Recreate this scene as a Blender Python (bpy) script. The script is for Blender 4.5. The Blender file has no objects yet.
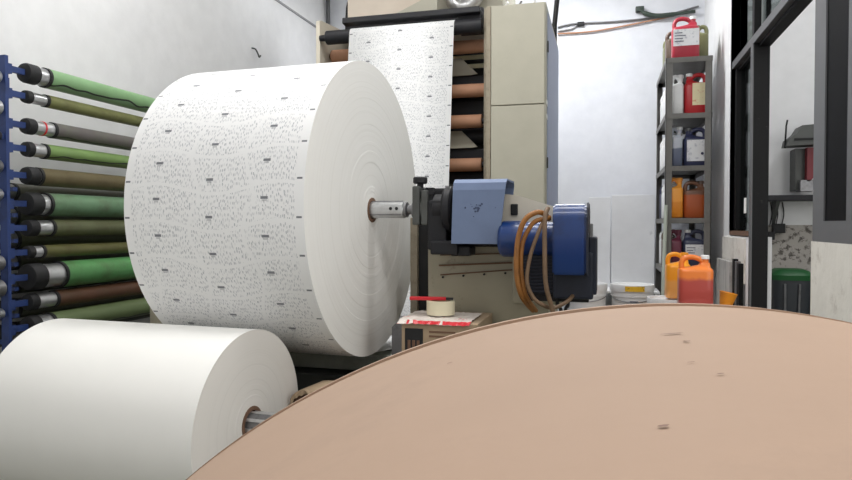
import bpy, bmesh, math, random
from mathutils import Vector, Matrix
random.seed(7)
scn = bpy.context.scene
C = scn.collection
PI = math.pi

# ------------------------------------------------------------------ materials
def srgb(c):
    return tuple(((v/255)/12.92 if v/255 <= .04045 else ((v/255+.055)/1.055)**2.4) for v in c) + (1,)

def mat(name, col, rough=.6, metal=0, dirt=None, dscale=4, damt=.3, dlo=.5, dhi=.7, bump=0, bscale=40, fine=.04, coat=0, trans=0, stretch=(1, 1, 1), spec=None):
    m = bpy.data.materials.new(name); m.use_nodes = True
    nt = m.node_tree; N = nt.nodes; L = nt.links
    b = N['Principled BSDF']
    b.inputs['Roughness'].default_value = rough
    b.inputs['Metallic'].default_value = metal
    b.inputs['Coat Weight'].default_value = coat
    b.inputs['Transmission Weight'].default_value = trans
    if spec is not None: b.inputs['Specular IOR Level'].default_value = spec
    tc = N.new('ShaderNodeTexCoord'); mp = N.new('ShaderNodeMapping'); mp.inputs['Scale'].default_value = stretch
    L.new(tc.outputs['Object'], mp.inputs[0])
    n1 = N.new('ShaderNodeTexNoise'); n1.inputs['Scale'].default_value = 9; n1.inputs['Detail'].default_value = 6
    L.new(mp.outputs[0], n1.inputs['Vector'])
    base = srgb(col)
    mx = N.new('ShaderNodeMix'); mx.data_type = 'RGBA'
    mx.inputs['A'].default_value = tuple(max(0, v*(1-fine*2)) for v in base[:3])+(1,)
    mx.inputs['B'].default_value = tuple(min(1, v*(1+fine*2)) for v in base[:3])+(1,)
    L.new(n1.outputs['Fac'], mx.inputs['Factor'])
    out = mx.outputs['Result']
    if dirt:
        n2 = N.new('ShaderNodeTexNoise'); n2.inputs['Scale'].default_value = dscale; n2.inputs['Detail'].default_value = 9; n2.inputs['Roughness'].default_value = .7
        L.new(mp.outputs[0], n2.inputs['Vector'])
        r = N.new('ShaderNodeMapRange'); r.inputs['From Min'].default_value = dlo; r.inputs['From Max'].default_value = dhi; r.inputs['To Max'].default_value = damt
        L.new(n2.outputs['Fac'], r.inputs['Value'])
        m2 = N.new('ShaderNodeMix'); m2.data_type = 'RGBA'; m2.inputs['B'].default_value = srgb(dirt)
        L.new(r.outputs[0], m2.inputs['Factor']); L.new(out, m2.inputs['A']); out = m2.outputs['Result']
    L.new(out, b.inputs['Base Color'])
    if bump:
        n3 = N.new('ShaderNodeTexNoise'); n3.inputs['Scale'].default_value = bscale; n3.inputs['Detail'].default_value = 5
        L.new(mp.outputs[0], n3.inputs['Vector'])
        bp = N.new('ShaderNodeBump'); bp.inputs['Strength'].default_value = bump; bp.inputs['Distance'].default_value = .01
        L.new(n3.outputs['Fac'], bp.inputs['Height']); L.new(bp.outputs[0], b.inputs['Normal'])
    return m

def math_node(nt, op, a, b=None, c=None):
    n = nt.nodes.new('ShaderNodeMath'); n.operation = op
    for i, v in enumerate((a, b, c)):
        if v is None: continue
        if isinstance(v, (int, float)): n.inputs[i].default_value = v
        else: nt.links.new(v, n.inputs[i])
    return n.outputs[0]

def printed_mat():
    """white paper, grey handwriting-like ticks in hatched patches, dark registration bars in a staggered grid (UVs are metres)"""
    m = bpy.data.materials.new('printed_paper'); m.use_nodes = True
    nt = m.node_tree; N = nt.nodes; L = nt.links; b = N['Principled BSDF']
    b.inputs['Roughness'].default_value = .55
    uv = N.new('ShaderNodeTexCoord'); sx = N.new('ShaderNodeSeparateXYZ'); L.new(uv.outputs['UV'], sx.inputs[0])
    u, v = sx.outputs[0], sx.outputs[1]
    M = lambda *a: math_node(nt, *a)
    per = 2*PI*.541/29
    def bars(cols, phase, hw=.0125, hh=.0042):
        t = M('FRACT', M('ADD', M('DIVIDE', v, per), phase))
        dv = M('MULTIPLY', M('ABSOLUTE', M('SUBTRACT', t, .5)), per)
        inv = M('LESS_THAN', dv, hh)
        inu = None
        for c in cols:
            k = M('LESS_THAN', M('ABSOLUTE', M('SUBTRACT', u, c)), hw)
            inu = k if inu is None else M('MAXIMUM', inu, k)
        return M('MULTIPLY', inv, inu)
    g = M('MAXIMUM', bars((.125, .515), .73), bars((.32,), .23))
    g2 = bars((.012, .632), .22, .009, .003)
    # ragged lower line of each mark
    g3 = M('MULTIPLY', M('MAXIMUM', bars((.125, .515), .66, .008, .003), bars((.32,), .16, .008, .003)), .45)
    marks = M('MAXIMUM', M('MAXIMUM', g, g2), g3)
    # ticks: voronoi in stretched, locally sheared coordinates
    n0 = N.new('ShaderNodeTexNoise'); n0.inputs['Scale'].default_value = 9; n0.inputs['Detail'].default_value = 1
    L.new(uv.outputs['UV'], n0.inputs['Vector'])
    us = M('ADD', u, M('MULTIPLY', M('SUBTRACT', n0.outputs['Fac'], .5), .03))
    cx = N.new('ShaderNodeCombineXYZ'); L.new(M('MULTIPLY', us, 165), cx.inputs[0]); L.new(M('MULTIPLY', v, 58), cx.inputs[1])
    vo = N.new('ShaderNodeTexVoronoi'); vo.inputs['Scale'].default_value = 1; vo.voronoi_dimensions = '2D'; vo.inputs['Randomness'].default_value = .75
    L.new(cx.outputs[0], vo.inputs['Vector'])
    tick = M('LESS_THAN', vo.outputs['Distance'], .29)
    cs = N.new('ShaderNodeSeparateColor'); L.new(vo.outputs['Color'], cs.inputs[0])
    tick = M('MULTIPLY', tick, M('MULTIPLY_ADD', cs.outputs[0], .8, .2))
    # wavy clear bands between the text panels
    wob = M('MULTIPLY', M('SINE', M('MULTIPLY', u, 14.0)), .018)
    t = M('FRACT', M('DIVIDE', M('ADD', v, wob), per))
    band = M('GREATER_THAN', M('ABSOLUTE', M('SUBTRACT', t, .5)), .045)
    wob2 = M('MULTIPLY', M('SINE', M('MULTIPLY', v, 20.0)), .02)
    t2 = M('FRACT', M('DIVIDE', M('ADD', u, wob2), .195))
    band2 = M('GREATER_THAN', M('ABSOLUTE', M('SUBTRACT', t2, .35)), .03)
    tick = M('MULTIPLY', tick, M('MULTIPLY', band, band2))
    mrg = M('MULTIPLY', M('GREATER_THAN', u, .028), M('LESS_THAN', u, .617))
    tick = M('MULTIPLY', M('MULTIPLY', tick, mrg), .8)
    a = N.new('ShaderNodeMix'); a.data_type = 'RGBA'; a.inputs['A'].default_value = srgb((240, 240, 240)); a.inputs['B'].default_value = srgb((158, 161, 168))
    L.new(tick, a.inputs['Factor'])
    c = N.new('ShaderNodeMix'); c.data_type = 'RGBA'; c.inputs['B'].default_value = srgb((112, 114, 120))
    L.new(marks, c.inputs['Factor']); L.new(a.outputs['Result'], c.inputs['A'])
    L.new(c.outputs['Result'], b.inputs['Base Color'])
    return m

def face_mat(name, col, ring=(205, 203, 198), amt=.35):
    """paper edges: faint concentric rings about the object's x axis"""
    m = bpy.data.materials.new(name); m.use_nodes = True
    nt = m.node_tree; N = nt.nodes; L = nt.links; b = N['Principled BSDF']; b.inputs['Roughness'].default_value = .75
    tc = N.new('ShaderNodeTexCoord'); s = N.new('ShaderNodeSeparateXYZ'); L.new(tc.outputs['Object'], s.inputs[0])
    M = lambda *a: math_node(nt, *a)
    nz = N.new('ShaderNodeTexNoise'); nz.inputs['Scale'].default_value = 1.6; L.new(tc.outputs['Object'], nz.inputs['Vector'])
    r = M('SQRT', M('ADD', M('POWER', s.outputs[1], 2), M('POWER', M('ADD', s.outputs[2], 0.0), 2)))
    r = M('ADD', r, M('MULTIPLY', nz.outputs['Fac'], .03))
    cx = N.new('ShaderNodeCombineXYZ'); L.new(M('MULTIPLY', r, 60), cx.inputs[0])
    n = N.new('ShaderNodeTexNoise'); n.inputs['Scale'].default_value = 1; n.inputs['Detail'].default_value = 5; n.inputs['Roughness'].default_value = .7
    L.new(cx.outputs[0], n.inputs['Vector'])
    rr = N.new('ShaderNodeMapRange'); rr.inputs['From Min'].default_value = .52; rr.inputs['From Max'].default_value = .75; rr.inputs['To Max'].default_value = amt
    L.new(n.outputs['Fac'], rr.inputs['Value'])
    mx = N.new('ShaderNodeMix'); mx.data_type = 'RGBA'; mx.inputs['A'].default_value = srgb(col); mx.inputs['B'].default_value = srgb(ring)
    L.new(rr.outputs[0], mx.inputs['Factor']); L.new(mx.outputs['Result'], b.inputs['Base Color'])
    bp = N.new('ShaderNodeBump'); bp.inputs['Strength'].default_value = .08; bp.inputs['Distance'].default_value = .004
    L.new(n.outputs['Fac'], bp.inputs['Height']); L.new(bp.outputs[0], b.inputs['Normal'])
    return m

def sleeve_mat(name, col, line=True, phase=0., dirt=(90, 80, 50), damt=.35, lo=.5):
    """printing sleeve: worn colour with a wandering black plate edge (UV: u along, v around 0..1)"""
    m = mat(name, tuple(v*.86 for v in col), .42, 0, dirt, 7, damt, lo, lo+.2, fine=.08)
    nt = m.node_tree; N = nt.nodes; L = nt.links; b = N['Principled BSDF']
    src = b.inputs['Base Color'].links[0].from_socket
    tc = N.new('ShaderNodeTexCoord'); s = N.new('ShaderNodeSeparateXYZ'); L.new(tc.outputs['UV'], s.inputs[0])
    M = lambda *a: math_node(nt, *a)
    if line:
        n = N.new('ShaderNodeTexNoise'); n.noise_dimensions = '1D'; n.inputs['Scale'].default_value = 5; n.inputs['Detail'].default_value = 1
        L.new(M('ADD', s.outputs[0], phase*31.3), n.inputs['W'])
        c = M('ADD', M('MULTIPLY', M('SUBTRACT', n.outputs['Fac'], .5), .22), phase)
        d = M('SUBTRACT', M('FRACT', M('ADD', s.outputs[1], .5)), c)
        k = M('LESS_THAN', M('ABSOLUTE', d), .016)
        side = M('GREATER_THAN', d, 0)
        a = N.new('ShaderNodeMix'); a.data_type = 'RGBA'; a.inputs['B'].default_value = srgb(tuple(v*.62+20 for v in col))
        L.new(M('MULTIPLY', side, .75), a.inputs['Factor']); L.new(src, a.inputs['A'])
        e = N.new('ShaderNodeMix'); e.data_type = 'RGBA'; e.inputs['B'].default_value = srgb((38, 40, 38))
        L.new(k, e.inputs['Factor']); L.new(a.outputs['Result'], e.inputs['A'])
        L.new(e.outputs['Result'], b.inputs['Base Color'])
    return m

def liquid_mat(name, lo, hi, z, soft=.01):
    """plastic can whose colour changes at the liquid level z (object space)"""
    m = bpy.data.materials.new(name); m.use_nodes = True
    nt = m.node_tree; N = nt.nodes; L = nt.links; b = N['Principled BSDF']; b.inputs['Roughness'].default_value = .35
    b.inputs['Subsurface Weight'].default_value = .15; b.inputs['Subsurface Radius'].default_value = (.02, .01, .005)
    tc = N.new('ShaderNodeTexCoord'); s = N.new('ShaderNodeSeparateXYZ'); L.new(tc.outputs['Object'], s.inputs[0])
    nz = N.new('ShaderNodeTexNoise'); nz.inputs['Scale'].default_value = 14; L.new(tc.outputs['Object'], nz.inputs['Vector'])
    z2 = math_node(nt, 'MULTIPLY_ADD', nz.outputs['Fac'], soft*2, s.outputs[2])
    r = N.new('ShaderNodeMapRange'); r.inputs['From Min'].default_value = z; r.inputs['From Max'].default_value = z+soft
    L.new(z2, r.inputs['Value'])
    mx = N.new('ShaderNodeMix'); mx.data_type = 'RGBA'; mx.inputs['A'].default_value = srgb(lo); mx.inputs['B'].default_value = srgb(hi)
    L.new(r.outputs[0], mx.inputs['Factor']); L.new(mx.outputs['Result'], b.inputs['Base Color'])
    return m

def glass_mat(name, col, alpha=.15, rough=.03):
    m = bpy.data.materials.new(name); m.use_nodes = True
    nt = m.node_tree; N = nt.nodes; L = nt.links
    N.remove(N['Principled BSDF'])
    t = N.new('ShaderNodeBsdfTransparent'); t.inputs[0].default_value = srgb(col)
    g = N.new('ShaderNodeBsdfGlossy'); g.inputs['Roughness'].default_value = rough
    mx = N.new('ShaderNodeMixShader'); mx.inputs[0].default_value = alpha
    L.new(t.outputs[0], mx.inputs[1]); L.new(g.outputs[0], mx.inputs[2]); L.new(mx.outputs[0], N['Material Output'].inputs[0])
    return m

M = {}
M['wall_white'] = mat('white_plaster', (228, 228, 229), .85, 0, (190, 190, 194), 1.6, .25, .5, .8, bump=.15, bscale=12)
M['wall_blue'] = mat('bluish_plaster', (224, 226, 232), .8, 0, (196, 199, 210), 1.2, .35, .45, .7, bump=.15, bscale=10)
M['wall_low'] = mat('stained_plaster', (222, 218, 210), .85, 0, (120, 100, 85), 7, .55, .55, .72, bump=.3, bscale=20)
M['wall_stain_shade'] = mat('shaded_ink_spattered_plaster', (178, 172, 166), .85, 0, (52, 44, 40), 24, .8, .52, .6, bump=.3, bscale=20)  # stains, with the shade low on this wall painted in as a dimmer base
M['ceil'] = mat('white_ceiling', (225, 226, 228), .9)
M['trim_grey'] = mat('trim_grey_paint', (150, 150, 152), .6)
M['floor'] = mat('grey_concrete', (118, 120, 108), .7, 0, (80, 78, 72), 3, .5, bump=.3, bscale=30)
M['beige'] = mat('beige_enamel', (176, 172, 156), .5, 0, (120, 112, 96), 3, .15, .5, .8)
M['beige_edge'] = mat('beige_worn_edge', (150, 140, 122), .5, 0, (90, 75, 60), 20, .5)
M['beige_dirty'] = mat('beige_dirty_enamel', (168, 162, 142), .5, 0, (52, 44, 36), 6, .8, .56, .7, fine=.06)
M['beige_pale'] = mat('pale_beige', (214, 206, 190), .6)
M['slat'] = mat('backlit_cream_slat', (246, 240, 205), .5)  # bright cream paints in the light coming from behind the slats
M['blue_grey'] = mat('blue_grey_enamel', (148, 158, 184), .5)
M['black'] = mat('black_steel', (34, 34, 38), .5, 0, (60, 57, 53), 9, .25, spec=.3)
M['black_matte'] = mat('black_matte', (26, 26, 28), .7)
M['dark_frame'] = mat('black_painted_frame', (12, 12, 14), .6, 0, (90, 88, 85), 25, .3, .64, .72, spec=.25)
M['grey_frame'] = mat('grey_aluminium_frame', (92, 93, 95), .45, 0)
M['dark_grey'] = mat('dark_grey_steel', (84, 86, 84), .5, .2, (50, 48, 44), 7, .4)
M['beam_grey'] = mat('grey_green_beam', (176, 180, 172), .6, 0, (90, 92, 86), 7, .3)
M['shelf'] = mat('grey_shelf_steel', (112, 110, 106), .5, .1, (70, 66, 60), 9, .4)
M['steel'] = mat('bright_steel', (205, 206, 208), .28, .85, (110, 110, 110), 14, .3)
M['steel_dull'] = mat('dull_steel', (132, 132, 134), .4, .7, (60, 58, 56), 14, .5)
M['kraft'] = mat('kraft_wrap', (170, 143, 122), .75, 0, (146, 124, 108), 9, .35, .55, .72, bump=.04, bscale=30, fine=.05)
M['kraft_spot'] = mat('brown_stain', (132, 104, 90), .7)
M['core'] = mat('brown_cardboard_core', (186, 138, 108), .65, 0, (150, 105, 80), 12, .3)
M['core_dark'] = mat('dark_cardboard', (112, 84, 66), .8, 0, (60, 42, 30), 14, .6)
M['carton'] = mat('brown_carton', (170, 148, 122), .8, 0, (120, 100, 80), 9, .4)
M['white_paper'] = mat('white_paper', (243, 242, 238), .6, fine=.01)
M['white_face'] = face_mat('white_roll_edge', (226, 222, 217), (186, 181, 176), .3)
M['print_face'] = face_mat('printed_roll_edge', (234, 232, 228), (196, 192, 184), .4)
M['print'] = printed_mat()
M['blue_paint'] = mat('blue_rack_paint', (40, 60, 112), .5, 0, (24, 28, 44), 8, .6)
M['motor_blue'] = mat('royal_blue_enamel', (14, 52, 112), .35, 0, (14, 22, 48), 8, .6, coat=.25)
M['motor_dark'] = mat('dark_navy_cast', (26, 32, 48), .55, 0, (14, 14, 18), 9, .5)
M['cover'] = mat('light_blue_enamel', (114, 130, 162), .5, 0, (90, 102, 130), 6, .25)
M['ink_smudge'] = mat('ink_smudge', (66, 76, 104), .7)
M['cable_orange'] = mat('orange_brown_cable', (150, 98, 44), .55, 0, (92, 60, 34), 22, .6)
M['cable_brown'] = mat('brown_cable', (120, 96, 74), .5, 0, (70, 56, 46), 22, .5)
M['red'] = mat('red_plastic', (206, 34, 46), .35)
M['tape'] = mat('cream_tape', (226, 218, 190), .35, fine=.03)
M['foil'] = mat('silver_foil_duct', (190, 190, 190), .3, .8, (110, 110, 110), 18, .4, bump=.6, bscale=30)
M['plastic_white'] = mat('white_plastic', (232, 232, 232), .4, 0, (190, 186, 178), 6, .35)
M['label'] = mat('white_label', (228, 228, 230), .6, 0, (140, 142, 160), 30, .45, .54, .6)
M['label_yellow'] = mat('cream_label', (232, 220, 180), .6, 0, (200, 90, 40), 22, .6, .58, .64)
M['label_mark'] = mat('dark_label_mark', (52, 52, 84), .6)
M['yellow'] = mat('yellow_sticker', (238, 190, 50), .5, 0, (110, 70, 20), 40, .7, .56, .6)
M['cup'] = mat('orange_plastic', (232, 150, 30), .4, 0, (180, 90, 20), 12, .5)
M['green_lid'] = mat('green_plastic', (12, 82, 36), .45)
M['bin_dark'] = mat('dark_grey_plastic', (40, 44, 50), .4)
M['board'] = mat('white_board', (224, 225, 228), .6, 0, (150, 150, 156), 9, .4, .62, .7)
M['marble'] = mat('grey_streaked_board', (196, 194, 190), .5, 0, (110, 108, 106), 5, .6, .5, .65, stretch=(1, 3, .7))
M['glass'] = glass_mat('window_glass', (200, 205, 205), .12)
M['glass_dark'] = mat('dark_reflection_glass', (9, 9, 11), .6, 0, spec=.08)  # near-black colour stands in for the dark interior reflected in the pane
M['dark_red'] = mat('dark_red_paint', (120, 40, 48), .5)
M['red_print'] = mat('red_white_film', (218, 208, 200), .4, 0, (204, 40, 60), 20, 1, .62, .64)
M['lampglow'] = mat('white_tube', (240, 240, 240), .5)

# ------------------------------------------------------------------ geometry helpers
def obj(name, bm, m, parent=None, smooth=False, angle=40):
    me = bpy.data.meshes.new(name)
    bmesh.ops.recalc_face_normals(bm, faces=bm.faces[:])
    bm.to_mesh(me); bm.free()
    for mm in (m if isinstance(m, (list, tuple)) else [m]): me.materials.append(M[mm] if isinstance(mm, str) else mm)
    if smooth:
        for p in me.polygons: p.use_smooth = True
        me.set_sharp_from_angle(angle=math.radians(angle))
    o = bpy.data.objects.new(name, me); C.objects.link(o)
    if parent: o.parent = parent
    return o

def thing(name, label, cat, loc=(0, 0, 0), rot=(0, 0, 0), group=None):
    o = bpy.data.objects.new(name, None); C.objects.link(o); o.location = loc; o.rotation_euler = rot
    o.empty_display_size = .05
    o['label'] = label; o['category'] = cat
    if group: o['group'] = group
    return o

def tag(o, label, cat, group=None):
    o['label'] = label; o['category'] = cat
    if group: o['group'] = group
    return o

def struct(name, bm, m, parent=None):
    o = obj(name, bm, m, parent)
    if not parent: o['kind'] = 'structure'
    return o

def B(bm, x0, x1, y0, y1, z0, z1, bev=0, mi=0, rot=None, piv=None):
    r = bmesh.ops.create_cube(bm, size=1)
    vs = r['verts']
    sx, sy, sz = x1-x0, y1-y0, z1-z0
    for v in vs: v.co = Vector((x0+(v.co.x+.5)*sx, y0+(v.co.y+.5)*sy, z0+(v.co.z+.5)*sz))
    if rot is not None:
        pv = Vector(piv) if piv else Vector(((x0+x1)/2, (y0+y1)/2, (z0+z1)/2))
        for v in vs: v.co = rot @ (v.co-pv) + pv
    fs = {f for v in vs for f in v.link_faces}
    for f in fs: f.material_index = mi
    if bev:
        es = {e for v in vs for e in v.link_edges}
        rr = bmesh.ops.bevel(bm, geom=list(es), offset=bev, segments=2, affect='EDGES', profile=.6)
        for f in rr['faces']: f.material_index = mi
    return bm

def bx(*a, **k):
    bm = bmesh.new(); return B(bm, *a, **k)

def frame_of(ax):
    ax = Vector(ax).normalized()
    h = Vector((0, 0, 1)) if abs(ax.z) < .9 else Vector((1, 0, 0))
    u = ax.cross(h).normalized(); w = ax.cross(u).normalized()
    return u, w

def LATHE(bm, prof, ax=(1, 0, 0), org=(0, 0, 0), n=48, closed=True, uv=False, mis=None):
    """prof = [(t, r)] along axis; UV u = metres along, v = metres around"""
    ax = Vector(ax).normalized(); org = Vector(org); u, w = frame_of(ax)
    rings = []
    for t, r in prof:
        if r < 1e-6: rings.append([bm.verts.new(org+ax*t)])
        else: rings.append([bm.verts.new(org+ax*t+(u*math.cos(2*PI*i/n)+w*math.sin(2*PI*i/n))*r) for i in range(n)])
    lay = bm.loops.layers.uv.verify() if uv else None
    for k in range(len(rings)-1):
        a, b = rings[k], rings[k+1]
        for i in range(n):
            j = (i+1) % n
            try:
                if len(a) == 1 and len(b) == 1: break
                if len(a) == 1: f = bm.faces.new((a[0], b[i], b[j]))
                elif len(b) == 1: f = bm.faces.new((a[i], a[j], b[0]))
                else:
                    f = bm.faces.new((a[i], a[j], b[j], b[i]))
                    if uv:
                        R = max(prof[k][1], prof[k+1][1]); c = 2*PI*R if uv == 'm' else 1
                        vals = ((prof[k][0], i), (prof[k][0], i+1), (prof[k+1][0], i+1), (prof[k+1][0], i))
                        for l, (t, q) in zip(f.loops, vals): l[lay].uv = (t, q/n*c)
            except ValueError: continue
            if mis: f.material_index = mis[k]
    return bm

def lathe(prof, **k):
    bm = bmesh.new(); return LATHE(bm, prof, **k)

def CYL(bm, p0, p1, r, r1=None, n=24, bev=0):
    p0 = Vector(p0); p1 = Vector(p1); L = (p1-p0).length; r1 = r if r1 is None else r1
    pr = [(0, 0), (0, r-bev), (bev, r), (L-bev, r1), (L, r1-bev), (L, 0)] if bev else [(0, 0), (0, r), (L, r1), (L, 0)]
    return LATHE(bm, pr, ax=(p1-p0), org=p0, n=n)

def cyl(*a, **k):
    bm = bmesh.new(); return CYL(bm, *a, **k)

def TUBE(bm, pts, r, n=10, close=False, sub=6):
    P = [Vector(p) for p in pts]
    if sub > 1 and len(P) > 2:
        Q = []
        m = len(P)
        rng = range(m if close else m-1)
        for i in rng:
            g = lambda k: P[k % m] if close else P[max(0, min(m-1, k))]
            a, b, c, d = g(i-1), g(i), g(i+1), g(i+2)
            for s in range(sub):
                t = s/sub
                Q.append(.5*((2*b)+(c-a)*t+(2*a-5*b+4*c-d)*t*t+(3*b-a-3*c+d)*t**3))
        if not close: Q.append(P[-1])
        P = Q
    m = len(P); rings = []; pu = None
    for i, p in enumerate(P):
        t = (P[(i+1) % m]-P[i-1]) if close else (P[min(i+1, m-1)]-P[max(i-1, 0)])
        t.normalize()
        if pu is None: u = frame_of(t)[0]
        else: u = (pu - t*pu.dot(t)).normalized()
        pu = u; w = t.cross(u)
        rr = r[min(i*len(r)//m, len(r)-1)] if isinstance(r, (list, tuple)) else r
        rings.append([bm.verts.new(p+(u*math.cos(2*PI*k/n)+w*math.sin(2*PI*k/n))*rr) for k in range(n)])
    for i in range(m if close else m-1):
        a, b = rings[i], rings[(i+1) % m]
        for k in range(n):
            try: bm.faces.new((a[k], a[(k+1) % n], b[(k+1) % n], b[k]))
            except ValueError: pass
    if not close:
        bm.faces.new(rings[0]); bm.faces.new(rings[-1])
    return bm

def tube(*a, **k):
    bm = bmesh.new(); return TUBE(bm, *a, **k)

def LOFT(bm, rings, p=4, n=32):
    """rings = [(z, cx, cy, ax, ay)] superellipse sections"""
    R = []
    for z, cx, cy, a, b in rings:
        vs = []
        for i in range(n):
            t = 2*PI*i/n; c, s = math.cos(t), math.sin(t)
            vs.append(bm.verts.new((cx+a*math.copysign(abs(c)**(2/p), c), cy+b*math.copysign(abs(s)**(2/p), s), z)))
        R.append(vs)
    for k in range(len(R)-1):
        for i in range(n):
            bm.faces.new((R[k][i], R[k][(i+1) % n], R[k+1][(i+1) % n], R[k+1][i]))
    bm.faces.new(R[0]); bm.faces.new(R[-1])
    return bm

def loft(*a, **k):
    bm = bmesh.new(); return LOFT(bm, *a, **k)

def PRISM(bm, poly, d0, d1, axis='x'):
    """extrude a 2-D outline along an axis: x -> (y,z); y -> (x,z); z -> (x,y)"""
    def mk(a, b, d): return {'x': (d, a, b), 'y': (a, d, b), 'z': (a, b, d)}[axis]
    A = [bm.verts.new(mk(a, b, d0)) for a, b in poly]; Bv = [bm.verts.new(mk(a, b, d1)) for a, b in poly]
    bm.faces.new(A); bm.faces.new(Bv[::-1])
    for i in range(len(poly)):
        j = (i+1) % len(poly); bm.faces.new((A[i], A[j], Bv[j], Bv[i]))
    return bm

def prism(*a, **k):
    bm = bmesh.new(); return PRISM(bm, *a, **k)

def RZ(d): return Matrix.Rotation(math.radians(d), 3, 'Z')
def RX(d): return Matrix.Rotation(math.radians(d), 3, 'X')
def RY(d): return Matrix.Rotation(math.radians(d), 3, 'Y')

# ------------------------------------------------------------------ the room
CEIL = 3.7
struct('floor', bx(-2.8, 3.2, -1.2, 6.2, -.1, 0), 'floor')
struct('ceiling', bx(-2.8, 3.2, -1.2, 6.2, CEIL, CEIL+.1), 'ceil')
struct('wall_left', bx(-2.8, -2.65, -1.2, 6.2, 0, CEIL), 'wall_white')
struct('wall_back', bx(-2.65, .8, 6.05, 6.2, 0, CEIL), 'wall_blue')
b = bmesh.new()
B(b, .8, .92, 4.755, 6.2, 0, CEIL)                # solid end by the shelf
B(b, .8, .92, 4.16, 4.755, .0, .88)              # below the far window
struct('wall_right', b, 'wall_white')
b = bmesh.new(); B(b, .8, .92, -1.2, 2.97, 0, .885)
struct('wall_right_low', b, 'wall_low')
struct('wall_right_top', bx(.8, .92, -1.2, 4.755, 2.9, CEIL), 'wall_white')
# stained lower plaster patch by the far window
struct('baseboard_right', bx(.79, .8, 4.25, 5.0, .6, .87), 'wall_low')
# other room seen through the doorway
struct('wall_inner_back', bx(.92, 3.2, 5.45, 5.6, .95, CEIL), 'wall_white')
struct('wall_inner_back_low', bx(.92, 3.2, 5.45, 5.6, 0, .95), 'wall_stain_shade')
struct('wall_inner_right', bx(3.05, 3.2, -1.2, 5.45, 0, CEIL), 'wall_white')
# wall groove / conduit high up on the left wall
b = bmesh.new(); B(b, -2.66, -2.642, 3.2, 6.05, 2.81, 2.828)
struct('trim_1', b, 'trim_grey')

b = bmesh.new(); TUBE(b, [(-2.652, 4.61, 2.32), (-2.62, 4.61, 2.31), (-2.61, 4.63, 2.28), (-2.615, 4.66, 2.26), (-2.62, 4.69, 2.28)], .006, n=8)
tag(obj('wall_hook', b, 'dark_grey', smooth=True), 'small dark hook on the left wall above the huge roll', 'hook')
# window frames on the right wall
b = bmesh.new()
B(b, .8, .886, 2.97, 4.755, 1.975, 2.02)
w1 = struct('window_1', b, 'grey_frame')
b = bmesh.new(); B(b, .8, .892, 4.755, 4.80, .9, 2.9); B(b, .82, .89, 4.70, 4.755, .92, 1.97); B(b, .83, .89, 2.97, 4.7, 1.955, 1.976)
struct('window_frame', b, 'dark_frame', w1)
b = bmesh.new(); B(b, .795, .892, 4.16, 4.755, .885, .912)
struct('window_sill', b, 'core_dark', w1)
struct('window_pane', bx(.845, .851, 4.16, 4.755, .912, 1.975), 'glass', w1)
struct('upper_pane', bx(.845, .851, 2.97, 4.755, 2.02, 2.9), 'glass', w1)
b = bmesh.new(); B(b, .803, .886, 4.10, 4.155, 0, 1.975); B(b, .803, .84, 4.10, 4.155, 2.02, 2.9); B(b, .866, .89, 4.10, 4.155, 2.02, 2.9)
d1 = struct('door_1', b, 'dark_frame')
struct('door_edge', bx(.797, .803, 4.10, 4.158, 0, 1.975), 'grey_frame', d1)
struct('upper_strip', bx(.84, .866, 4.11, 4.15, 2.02, 2.9), 'plastic_white', d1)
tag(obj('paper_note', bx(.797, .7995, 4.24, 4.30, 1.02, 1.11), 'white_paper'), 'small white paper note stuck at the far window beside the black post', 'note')
# near window: grey stile, rail, dark glass
b = bmesh.new()
B(b, .8, .818, 2.82, 2.955, .885, 2.9); B(b, .8, .83, 1.4, 2.82, .885, .965)
B(b, .8, .818, 2.52, 2.575, .965, 2.9)
w2 = struct('window_2', b, 'grey_frame')
struct('window_pane', bx(.806, .814, 2.57, 2.825, .965, 2.9), 'glass_dark', w2)
struct('window_pane', bx(.806, .814, 1.4, 2.52, .965, 2.9), 'glass', w2)

# ------------------------------------------------------------------ shelf unit in the corner
SX0, SX1, SY0, SY1 = .41, .715, 5.0, 5.87
sh = thing('shelf_unit', 'grey slotted steel shelf unit holding ink cans in the back corner', 'shelf', (SX0, SY0, 0))
def rel(bm, org):
    bmesh.ops.translate(bm, verts=bm.verts, vec=-Vector(org)); return bm
for x, sx in ((SX0, 1), (SX1, -1)):
    for y, sy in ((SY0, 1), (SY1, -1)):
        bm = bmesh.new()
        B(bm, min(x, x+sx*.045), max(x, x+sx*.045), min(y, y+sy*.004), max(y, y+sy*.004), 0, 2.135)
        B(bm, min(x, x+sx*.004), max(x, x+sx*.004), min(y, y+sy*.045), max(y, y+sy*.045), 0, 2.135)
        obj('post', rel(bm, (SX0, SY0, 0)), 'shelf', sh)
SHZ = [.26, .63, 1.0, 1.37, 1.74, 2.135]
for z in SHZ:
    bm = bmesh.new()
    B(bm, SX0+.005, SX1-.005, SY0+.005, SY1-.005, z-.006, z)
    B(bm, SX0+.006, SX1-.006, SY0-.004, SY0+.004, z-.036, z); B(bm, SX0+.006, SX1-.006, SY1-.004, SY1+.004, z-.036, z)
    B(bm, SX0-.003, SX0+.004, SY0, SY1, z-.036, z); B(bm, SX1-.004, SX1+.003, SY0, SY1, z-.036, z)
    obj('shelf', rel(bm, (SX0, SY0, 0)), 'shelf', sh)

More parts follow.
